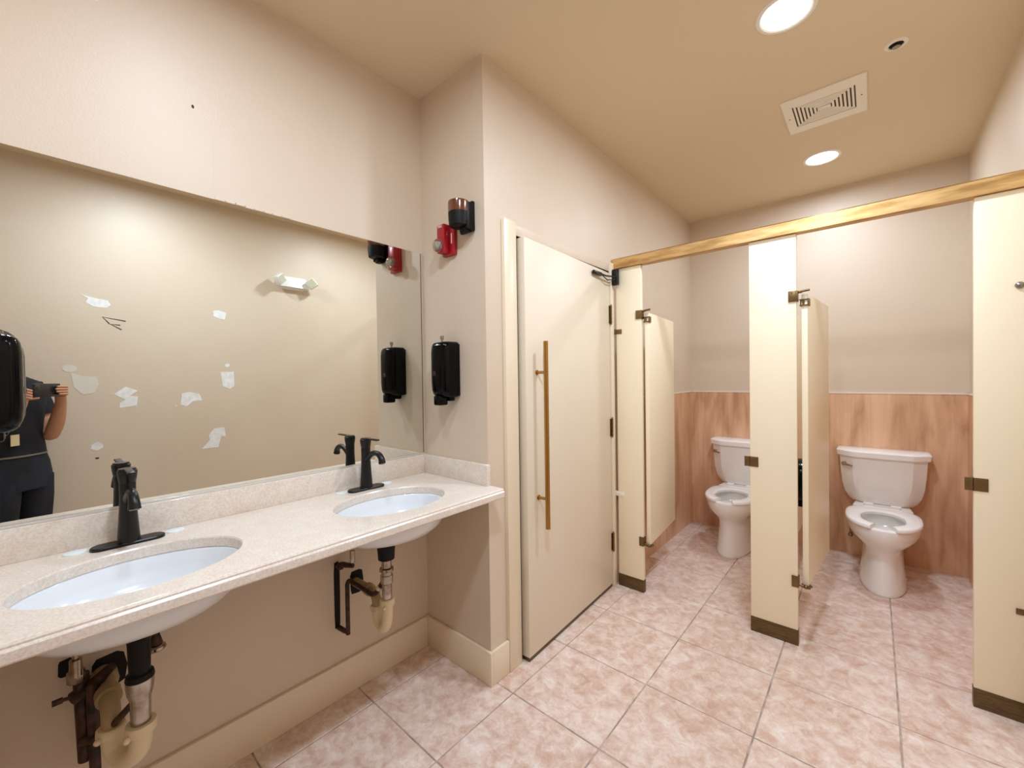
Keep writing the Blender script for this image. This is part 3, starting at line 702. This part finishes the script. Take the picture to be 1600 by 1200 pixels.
# ------------------------------------------------------------------ pier fixtures
def text(body, size, loc, rot, m, parent, name='lettering', depth=0.0004):
    cu = bpy.data.curves.new(name, 'FONT'); cu.body = body; cu.size = size; cu.extrude = depth; cu.align_x = 'CENTER'; cu.align_y = 'CENTER'
    tmp = bpy.data.objects.new('tmp', cu); C.objects.link(tmp)
    bpy.context.view_layer.update()
    me = bpy.data.meshes.new_from_object(tmp.evaluated_get(bpy.context.evaluated_depsgraph_get()))
    bpy.data.objects.remove(tmp); me.materials.clear(); me.materials.append(M[m])
    o = bpy.data.objects.new(name, me); C.objects.link(o); o.parent = parent; o.location = loc; o.rotation_euler = rot
    return o
def rrect(hw, hd, r, z, n=6, cy=0.0):
    out = []
    for (sx, sy, a0) in ((1, 1, 0), (-1, 1, 90), (-1, -1, 180), (1, -1, 270)):
        for k in range(n+1):
            a = math.radians(a0+90*k/n); out.append((sx*(hw-r)+r*math.cos(a), cy+sy*(hd-r)+r*math.sin(a), z))
    return out
def soap_dispenser(loc, rotz, label):
    """local: back at y=0, front towards -y"""
    t = thing('soap_dispenser', label, 'soap dispenser', loc, 'soap dispensers', rotz)
    b = MB()
    rings = []
    for z, sx, sy in ((-0.126, 0.60, 0.50), (-0.1255, 0.74, 0.66), (-0.121, 0.86, 0.80), (-0.112, 0.93, 0.90), (-0.095, 0.98, 0.97), (-0.06, 1, 1), (0.08, 1, 1), (0.104, 0.985, 0.97), (0.116, 0.95, 0.92), (0.123, 0.88, 0.83), (0.127, 0.74, 0.68), (0.128, 0.5, 0.45)):
        hw = 0.0565*sx; d = 0.092*sy
        r_c = min(0.040*min(sx, sy), hw*0.85, d*0.6); ring = [(hw, -0.008, z), (-hw, -0.008, z)]
        for k in range(9): a_ = PI+PI/2*k/8; ring.append((-hw+r_c+r_c*math.cos(a_), -0.008-d+r_c+r_c*math.sin(a_), z))
        for k in range(9): a_ = 1.5*PI+PI/2*k/8; ring.append((hw-r_c+r_c*math.cos(a_), -0.008-d+r_c+r_c*math.sin(a_), z))
        rings.append(ring)
    b.loft(rings); b.build('cover', 'blackgloss', t, smooth=60)
    b = MB(); b.box(-0.054, 0.054, -0.012, -0.0005, -0.122, 0.118, 0.003); b.build('back_plate', 'blackrubber', t)
    b = MB(); b.box(-0.024, 0.020, -0.098, -0.045, -0.163, -0.117, 0.008); b.box(-0.030, 0.030, -0.045, -0.012, -0.145, -0.112, 0.006); b.build('nozzle', 'blackgloss', t)
    b = MB(); b.tube([(-0.006, -0.055, 0.125), (-0.006, -0.055, 0.140)], 0.004, 8).tube([(-0.006, -0.055, 0.138), (-0.006, -0.055, 0.155)], 0.0085, 8); b.build('lock_key', 'steel', t)
    b = MB()
    for (x0, x1, z0, z1) in ((-0.007, 0.007, 0.0075, 0.009), (-0.007, -0.0055, -0.009, 0.009), (0.0055, 0.007, -0.009, 0.009), (-0.007, 0.007, -0.009, -0.0075), (-0.003, 0.003, -0.001, 0.0035)):
        b.box(x0-0.008, x1-0.008, -0.1015, -0.0995, z0-0.018, z1-0.018)
    b.build('badge', 'steel', t, smooth=0)['label'] = 'tiny silver square badge'
    return t
sd = soap_dispenser((-1.486, YP, 1.385), 0, 'black wall soap dispenser on the pier right of the mirror')
s2 = dup(sd, (-1.60, YN+0.010, 1.345), 'black wall soap dispenser cut off by the left edge of the photo')
s2.rotation_euler = (0, 0, PI); s2.scale = (1, 1, 0.95)
for ch in s2.children:
    if ch.name.startswith('nozzle'): ch.location = (0.0, 0.030, 0.014)

fa = thing('fire_alarm_strobe', 'red fire alarm strobe with clear lens on the pier', 'fire alarm', (-1.480, YP, 1.985))
MB().box(-0.042, 0.042, -0.020, -0.0005, -0.072, 0.070, 0.004).build('back_plate', 'red', fa)
MB().box(-0.042, 0.010, -0.052, -0.019, -0.062, 0.068, 0.005).build('housing', 'red', fa)
b = MB()
b.ball((-0.024, -0.058, -0.028), 0.032, 1.0, 0.75, 1.0, 12); b.build('strobe_lens', 'lens', fa)
MB().box(-0.034, -0.014, -0.0545, -0.0515, -0.040, -0.016).ball((-0.024, -0.062, -0.028), 0.015, 1, 0.8, 1, 8).build('strobe_tube', 'reflector', fa)
text('FIRE', 0.017, (-0.018, -0.0526, 0.057), (PI/2, 0, 0), 'white', fa)
text('FIRE', 0.010, (0.0102, -0.036, 0.025), (PI/2, PI/2, PI/2), 'reflector', fa)
MB().box(0.022, 0.028, -0.0212, -0.0195, -0.022, 0.026).build('label_strip', 'white', fa)

af = thing('air_freshener', 'black and amber cup-shaped air freshener at the top of the pier', 'air freshener', (-1.362, YP, 2.052))
MB().box(-0.040, 0.044, -0.016, -0.0005, -0.060, 0.070, 0.004).box(0.030, 0.044, -0.05, -0.012, -0.058, 0.060, 0.004).build('back_plate', 'blackrubber', af)
b = MB()
def cup(z, r): return [((-0.002+r*math.cos(2*PI*k/28)), -0.056+(r*0.95*math.sin(2*PI*k/28)), z) for k in range(28)]
b.loft([cup(-0.046, 0.036), cup(-0.042, 0.043), cup(-0.02, 0.0455), cup(0.014, 0.047)]); b.box(-0.010, 0.030, -0.048, -0.014, -0.068, -0.036, 0.006); b.build('cup', 'blackrubber', af, smooth=50)
b = MB(); b.loft([cup(0.0145, 0.0468), cup(0.054, 0.0475), cup(0.062, 0.0465), cup(0.065, 0.041)]); b.build('cartridge_window', 'amber', af, smooth=50)

# ------------------------------------------------------------------ right wall (seen in the mirror)
el = thing('emergency_light', 'white twin-head emergency light high on the right wall, seen in the mirror', 'emergency light', (XR, 1.49, 2.20))
b = MB(); b.loft([[(-0.0005, -0.085, -0.052), (-0.0005, 0.085, -0.052), (-0.0005, 0.125, 0.05), (-0.0005, -0.125, 0.05)], [(-0.058, -0.125, -0.035), (-0.058, 0.125, -0.035), (-0.045, 0.095, 0.052), (-0.045, -0.095, 0.052)]])
b.build('case', 'emlight', el, smooth=0)
for s in (-1, 1):
    mt = Matrix.Translation((-0.085, s*0.135, 0.012)) @ Matrix.Rotation(s*0.5, 4, 'Z') @ Matrix.Rotation(math.radians(38), 4, 'X')
    hd = MB().box(-0.030, 0.022, -0.038, 0.038, -0.038, 0.038, 0.006, mtx=mt).build('lamp_head', 'emlight', el)
    MB().box(-0.0325, -0.0305, -0.031, 0.031, -0.031, 0.031, mtx=mt).build('lens', 'frosted', hd)

def blob(y, z, pts, name='patch', m='patch', th=0.0012):
    MB().prism([(y+p[0], z+p[1]) for p in pts], 'x', XR-th, XR+0.0005).build(name, m, wr, smooth=0)
def rnd(y, z, ry, rz, n=14, j=0.22):
    blob(y, z, [(ry*math.cos(2*PI*k/n)*random.uniform(1-j, 1+j), rz*math.sin(2*PI*k/n)*random.uniform(1-j, 1+j)) for k in range(n)])
# y grows to the right in the mirror image
blob(0.262, 1.885, [(-0.085, 0.048), (-0.02, 0.028), (0.05, 0.018), (0.066, -0.010), (0.045, -0.034), (-0.02, -0.030), (-0.052, -0.006), (-0.04, 0.020)])
blob(0.948, 1.872, [(-0.045, 0.028), (-0.01, 0.036), (0.042, 0.020), (0.030, -0.032), (-0.012, -0.026), (-0.044, -0.012)])
blob(0.130, 1.445, [(0.034*math.cos(k*0.6), 0.024*math.sin(k*0.6)) for k in range(10)], m='patch_faint')
blob(0.205, 1.345, [(-0.07, 0.075), (-0.02, 0.05), (0.045, 0.045), (0.055, 0.0), (0.035, -0.060), (-0.02, -0.070), (-0.06, -0.02)], m='patch_faint')
blob(0.390, 1.262, [(-0.06, 0.010), (0.0, 0.060), (0.062, 0.030), (0.020, -0.004), (0.062, -0.010), (0.055, -0.072), (-0.032, -0.085), (-0.030, -0.050), (0.0, -0.030)])
blob(0.742, 1.225, [(-0.045, 0.040), (0.0, 0.050), (0.062, 0.030), (0.078, -0.020), (0.020, -0.022), (-0.02, -0.060), (-0.055, -0.045)])
blob(0.990, 1.362, [(-0.048, 0.062), (0.040, 0.064), (0.044, -0.050), (0.010, -0.072), (-0.036, -0.050)])
rnd(0.988, 1.478, 0.016, 0.014, 10, 0.1)
blob(0.895, 0.905, [(-0.005, 0.078), (0.062, 0.082), (0.072, 0.010), (0.042, 0.015), (0.020, -0.070), (-0.085, -0.070), (-0.035, -0.010), (-0.040, 0.030)])
rnd(0.245, 0.930, 0.034, 0.024, 12, 0.25)
rnd(0.66, 1.175, 0.006, 0.006, 8, 0.1)
def stroke(p0, p1, th=0.0045):
    a, c = Vector(p0), Vector(p1); d = (c-a).normalized(); q = Vector((-d.y, d.x))*th/2
    return [tuple(a-q*0.4), tuple(c-q*1.6), tuple(c+q*1.6), tuple(a+q*0.4)]
for s_ in (((0.285, 1.790), (0.40, 1.772)), ((0.285, 1.792), (0.318, 1.748)), ((0.318, 1.748), (0.378, 1.712)), ((0.325, 1.745), (0.372, 1.742))):
    MB().prism(stroke(*s_), 'x', XR-0.0012, XR+0.0004).build('scuff_mark', 'scuff', wr, smooth=0)
MB().ball((XR, 0.243, 0.852), 0.008, 0.3, 1.3, 0.8, 8).build('nail_hole', 'scuff', wr)

# ------------------------------------------------------------------ ceiling fixtures
LIGHTS = [(-0.250, 1.925, 'round recessed ceiling light nearer the camera, at the top edge of the photo'), (-0.245, 3.36, 'round recessed ceiling light over the stalls beyond the vent'),
          (-0.245, 0.50, 'round recessed ceiling light over the camera'), (-0.95, 0.34, 'round recessed ceiling light in front of the vanity, left of the camera')]
def add_light(x, y, label, i):
    t = thing('recessed_light', label, 'ceiling light', (x, y, ZC), 'recessed ceiling lights')
    b = MB(); n = 40; R = []
    for r, z in ((0.102, 0.0), (0.100, -0.004), (0.088, -0.006), (0.082, -0.003), (0.0815, 0.0)):
        R.append([(r*math.cos(2*PI*k/n), r*math.sin(2*PI*k/n), z) for k in range(n)])
    b.loft(R, False, False); b.build('trim_ring', 'white', t)
    MB().lathe([(0.0815, -0.0005), (0.0815, -0.0025), (0.001, -0.0028)], n=40).build('diffuser', 'lamp', t)
    ld = bpy.data.lights.new('recessed_light', 'AREA'); ld.shape = 'DISK'; ld.size = 0.155; ld.energy = LAMP_W*(0.40 if i == 3 else 0.58 if i == 1 else 0.85 if i == 0 else 1.0); ld.color = LAMP_COL
    ld.spread = math.radians(LAMP_SPREAD)
    lo = bpy.data.objects.new('recessed_lamp', ld); C.objects.link(lo); lo.location = (x, y, ZC-0.008)
for i, (x, y, lb) in enumerate(LIGHTS): add_light(x, y, lb, i)

av = thing('ceiling_vent', 'white square louvered air vent in the ceiling', 'vent', (-0.1885, 2.726, ZC))
HX, HY = 0.172, 0.182
def rect(hx, hy, z, cx=0, cy=0): return [(cx-hx, cy-hy, z), (cx+hx, cy-hy, z), (cx+hx, cy+hy, z), (cx-hx, cy+hy, z)]
LX, LY = 0.128, 0.112
b = MB(); b.loft([rect(HX, HY, -0.0005), rect(HX, HY, -0.004), rect(HX-0.004, HY-0.004, -0.008), rect(LX, LY, -0.008), rect(LX, LY, -0.0015)], False, False); b.build('frame', 'ventwhite', av, smooth=0)
MB().box(-LX, LX, -LY, LY, -0.0015, -0.0005).build('backing', 'ventdark', av)
for k in range(6):
    fx = LX-0.006-k*0.0160; fy = LY-0.0035-k*0.0152
    b = MB(); b.loft([rect(fx, fy, -0.0018), rect(fx, fy, -0.0055), rect(fx-0.0092, fy-0.0112, -0.0055), rect(fx-0.0092, fy-0.0112, -0.0018)], False, False)
    b.build('louver', 'ventwhite', av, smooth=0)
MB().box(-0.028, 0.028, -0.016, 0.016, -0.007, -0.0018, 0.001).build('core', 'ventwhite', av)
for s in (-1, 1): MB().lathe([(0.004, -0.008), (0.003, -0.0095), (0.0005, -0.0098)], (s*0.150, 0, 0), 10).build('screw', 'bronze', av)
sp = thing('sprinkler_head', 'small recessed sprinkler with white ring in the ceiling', 'sprinkler', (0.078, 2.425, ZC))
b = MB(); n = 28; R = []
for r, z in ((0.040, 0.0), (0.039, -0.003), (0.028, -0.007), (0.025, -0.006), (0.0245, -0.0015)): R.append([(r*math.cos(2*PI*k/n), r*math.sin(2*PI*k/n), z) for k in range(n)])
b.loft(R, False, False); b.build('ring', 'ventwhite', sp)
MB().lathe([(0.0245, -0.0005), (0.0245, -0.0015), (0.001, -0.0016)], n=24).build('recess', 'darkhole', sp)
MB().lathe([(0.004, -0.001), (0.004, -0.012), (0.014, -0.013), (0.014, -0.0145), (0.001, -0.015)], n=14).build('deflector', 'steel', sp)

# ------------------------------------------------------------------ the photographer, reflected in the mirror
RV = Vector((math.cos(YAW), math.sin(YAW), 0)); FV = Vector((-math.sin(YAW), math.cos(YAW), 0))
P0 = Vector((0.225, -0.125, 0)); HL = -0.045
def B(r, f, z): return P0+RV*r+FV*f+Vector((0, 0, z))
def K(r, f, z): return RV*r+FV*f+Vector((0, 0, z))       # relative to the phone's lens
per = thing('person', 'person in dark tee and jeans holding up a phone, reflected in the mirror', 'person', (P0.x, P0.y, 0))
def W2L(p): return Vector(p)-Vector((P0.x, P0.y, 0))
def skin(name, verts, edges, roots, m, levels=2):
    me = bpy.data.meshes.new(name); idx = {k: i for i, k in enumerate(verts)}
    me.from_pydata([W2L(v[0]) for v in verts.values()], [(idx[a], idx[c]) for a, c in edges], [])
    me.materials.append(M[m])
    o = bpy.data.objects.new(name, me); C.objects.link(o); o.parent = per
    md = o.modifiers.new('skin', 'SKIN'); md.use_smooth_shade = True
    for i, v in enumerate(verts.values()):
        s = me.skin_vertices[0].data[i]; r = v[1]; s.radius = r if isinstance(r, tuple) else (r, r)
        s.use_root = list(verts.keys())[i] in roots
    ss = o.modifiers.new('sub', 'SUBSURF'); ss.levels = levels; ss.render_levels = levels
    return o
V = {'pelvis': (B(0, 0, 0.90), 0.095), 'belly': (B(0, 0.0, 1.04), 0.095), 'chest': (B(0, 0.0, 1.22), 0.10), 'neck0': (B(0, -0.005, 1.36), 0.055), 'neck1': (B(0, 0.010, 1.405), 0.047),
     'head0': (B(HL*0.8, 0.036, 1.472), 0.074), 'head1': (B(HL, 0.026, 1.53), 0.076), 'head2': (B(HL*1.1, 0.018, 1.585), 0.072)}
Ed = [('pelvis', 'belly'), ('belly', 'chest'), ('chest', 'neck0'), ('neck0', 'neck1'), ('neck1', 'head0'), ('head0', 'head1'), ('head1', 'head2')]
arms = {'R': [B(0.155, -0.005, 1.325), B(0.155, 0.05, 1.16), B(0.122, 0.108, 1.025), B(0.112, 0.155, 1.13), B(0.090, 0.196, 1.235), K(0.160, -0.034, 1.292)],
        'L': [B(-0.155, -0.005, 1.325), B(-0.20, 0.045, 1.17), B(-0.205, 0.105, 1.04), B(-0.165, 0.150, 1.14), B(-0.130, 0.192, 1.235), K(-0.048, -0.036, 1.290)]}
for s, pts in arms.items():
    rs = [0.052, 0.045, 0.038, 0.037, 0.0255, 0.026]
    for i, p in enumerate(pts): V[f'a{s}{i}'] = (p, rs[i])
    Ed.append(('chest', f'a{s}0')); Ed += [(f'a{s}{i}', f'a{s}{i+1}') for i in range(5)]
for s, sg in (('R', 1), ('L', -1)):
    for i, (p, r) in enumerate([(B(sg*0.09, 0, 0.84), 0.082), (B(sg*0.10, 0.01, 0.48), 0.055), (B(sg*0.105, -0.01, 0.10), 0.038), (B(sg*0.115, 0.06, 0.055), 0.034), (B(sg*0.12, 0.12, 0.045), 0.028)]): V[f'l{s}{i}'] = (p, r)
    Ed.append(('pelvis', f'l{s}0')); Ed += [(f'l{s}{i}', f'l{s}{i+1}') for i in range(4)]
roots = ['pelvis']
fz = [1.330, 1.3165, 1.302, 1.288]; flen = [0.062, 0.070, 0.066, 0.052]
for s, sg, er in (('R', 1, 0.150), ('L', -1, -0.036)):
    for k in range(4):
        z = fz[k]-(0.0 if s == 'R' else 0.002); l = flen[k]
        if s == 'R':
            ch = [K(0.160, -0.038, z-0.006), K(0.172, -0.016, z-0.002), K(0.160, 0.000, z), K(0.160-l*0.55, 0.0015, z+0.001), K(0.160-l, 0.0005, z+0.001)]
        else:   # left hand pinches the phone's end, fingers folded behind it
            ch = [K(-0.050, -0.036, z-0.006), K(-0.062, -0.020, z-0.004), K(-0.056, -0.009, z-0.012), K(-0.040, -0.006, z-0.016), K(-0.031, -0.006, z-0.018)]
        for i, p in enumerate(ch): V[f'f{s}{k}{i}'] = (p, [0.0095, 0.0085, 0.008, 0.0075, 0.006][i])
        Ed += [(f'f{s}{k}{i}', f'f{s}{k}{i+1}') for i in range(4)]; roots.append(f'f{s}{k}0')
    th = [K(0.150, -0.040, 1.285), K(0.135, -0.034, 1.298), K(0.115, -0.0275, 1.310), K(0.096, -0.0265, 1.317)] if s == 'R' else [K(-0.045, -0.040, 1.275), K(-0.028, -0.030, 1.270), K(0.0, -0.022, 1.2705), K(0.022, -0.020, 1.2725)]
    for i, p in enumerate(th): V[f't{s}{i}'] = (p, [0.011, 0.010, 0.0088, 0.007][i])
    Ed += [(f't{s}{i}', f't{s}{i+1}') for i in range(3)]; roots.append(f't{s}0')
V['nose0'] = (B(HL, 0.085, 1.535), 0.010); V['nose1'] = (B(HL, 0.108, 1.508), 0.012); Ed.append(('nose0', 'nose1')); roots.append('nose0')
for s, sg in (('R', 1), ('L', -1)):
    V[f'ear{s}0'] = (B(HL+sg*0.072, 0.012, 1.545), 0.013); V[f'ear{s}1'] = (B(HL+sg*0.076, 0.018, 1.510), 0.010); Ed.append((f'ear{s}0', f'ear{s}1')); roots.append(f'ear{s}0')
body = skin('body', V, Ed, roots, 'skin')
def ringp(c, hw, hd, z, n=28, p=2.3):
    out = []
    for k in range(n):
        a = 2*PI*k/n; e = 2/p
        out.append(W2L(B(c[0]+hw*abs(math.cos(a))**e*math.copysign(1, math.cos(a)), c[1]+hd*abs(math.sin(a))**e*math.copysign(1, math.sin(a)), z)))
    return out
b = MB()
b.loft([ringp((0, 0), 0.158, 0.128, 0.955), ringp((0, 0), 0.152, 0.126, 1.0), ringp((0, 0), 0.142, 0.118, 1.07), ringp((0, 0), 0.155, 0.122, 1.16), ringp((0, 0), 0.172, 0.125, 1.25), ringp((0, -0.005), 0.188, 0.112, 1.32), ringp((0, -0.008), 0.160, 0.09, 1.365), ringp((0, -0.006), 0.085, 0.066, 1.392), ringp((0, -0.004), 0.062, 0.060, 1.398)], True, True)
for s in ('R', 'L'):
    a = arms[s]; b.tube([W2L(a[0]+(P0+Vector((0, 0, 1.33))-a[0])*0.25), W2L(a[0]), W2L(a[0].lerp(a[1], 0.5)), W2L(a[0].lerp(a[1], 0.98))], [0.040, 0.054, 0.058, 0.061], 18)
b.build('t_shirt', 'shirt', per, smooth=60)
b = MB(); b.loft([ringp((0, 0), 0.161, 0.130, 0.948), ringp((0, 0), 0.161, 0.131, 0.957)], True, True); b.build('shirt_hem', 'belt', per)
b = MB(); b.box(-0.022, 0.022, -0.001, 0.0015, -0.030, 0.030)
pr = b.build('shirt_print', 'print', per, smooth=0); pr.location = W2L(B(-0.085, 0.118, 1.045)); pr.rotation_euler = (0, 0, YAW)
b = MB()
b.loft([ringp((0, 0), 0.158, 0.124, 0.952), ringp((0, -0.004), 0.182, 0.132, 0.90), ringp((0, -0.006), 0.197, 0.136, 0.83), ringp((0, -0.004), 0.190, 0.128, 0.76)])
for s in (-1, 1):
    b.loft([ringp((s*0.090, 0), 0.098, 0.118, 0.82), ringp((s*0.095, 0.003), 0.096, 0.108, 0.70), ringp((s*0.10, 0.008), 0.078, 0.085, 0.50), ringp((s*0.105, 0.0), 0.068, 0.075, 0.30), ringp((s*0.108, -0.004), 0.062, 0.070, 0.07)])
b.build('jeans', 'jeans', per, smooth=60)
for s in (-1, 1):
    b = MB(); P_ = [(0.0, 0.044, 0.13, 0.06), (0.03, 0.048, 0.135, 0.06), (0.06, 0.045, 0.12, 0.05), (0.09, 0.040, 0.062, -0.004), (0.105, 0.038, 0.050, -0.012)]
    b.loft([ringp((s*0.115, c), hw, hd, z+0.001) for z, hw, hd, c in P_]); b.build('shoe', 'shoeblack', per, smooth=60)
b = MB(); b.ball(W2L(B(HL, -0.004, 1.572)), 0.086, 1.0, 1.0, 0.92, 20); b.ball(W2L(B(HL, -0.022, 1.535)), 0.078, 1.0, 1.0, 1.05, 20); b.build('hair', 'hair', per, smooth=180)
for s in (-1, 1):
    e = MB().ball(W2L(B(HL+s*0.028, 0.0785, 1.538)), 0.0105, n=12).build('eye', 'eye', per)
    MB().ball(W2L(B(HL+s*0.028, 0.0868, 1.537)), 0.0042, n=8).build('iris', 'iris', e)
MB().ball(W2L(B(HL*0.8, 0.092, 1.474)), 0.012, 1.7, 0.8, 0.5, 12).build('mouth', 'lip', per)
# phone: a thing of its own, held just behind the camera point
pt_ = thing('phone', 'dark smartphone held sideways in both hands, reflected in the mirror', 'phone', K(0.060, -0.016, 1.312), None, YAW)
MB().box(-0.076, 0.076, -0.0035, 0.0035, -0.037, 0.037, 0.003).build('case', 'phone', pt_)
MB().box(-0.072, 0.072, -0.0042, -0.0034, -0.034, 0.034).build('screen', 'glass_black', pt_)
MB().box(-0.073, -0.045, 0.0034, 0.0048, 0.004, 0.033, 0.001).tube([(-0.066, 0.0046, 0.026), (-0.066, 0.0060, 0.026)], 0.0065, 16).tube([(-0.052, 0.0046, 0.012), (-0.052, 0.0060, 0.012)], 0.0065, 16).build('camera_module', 'glass_black', pt_)
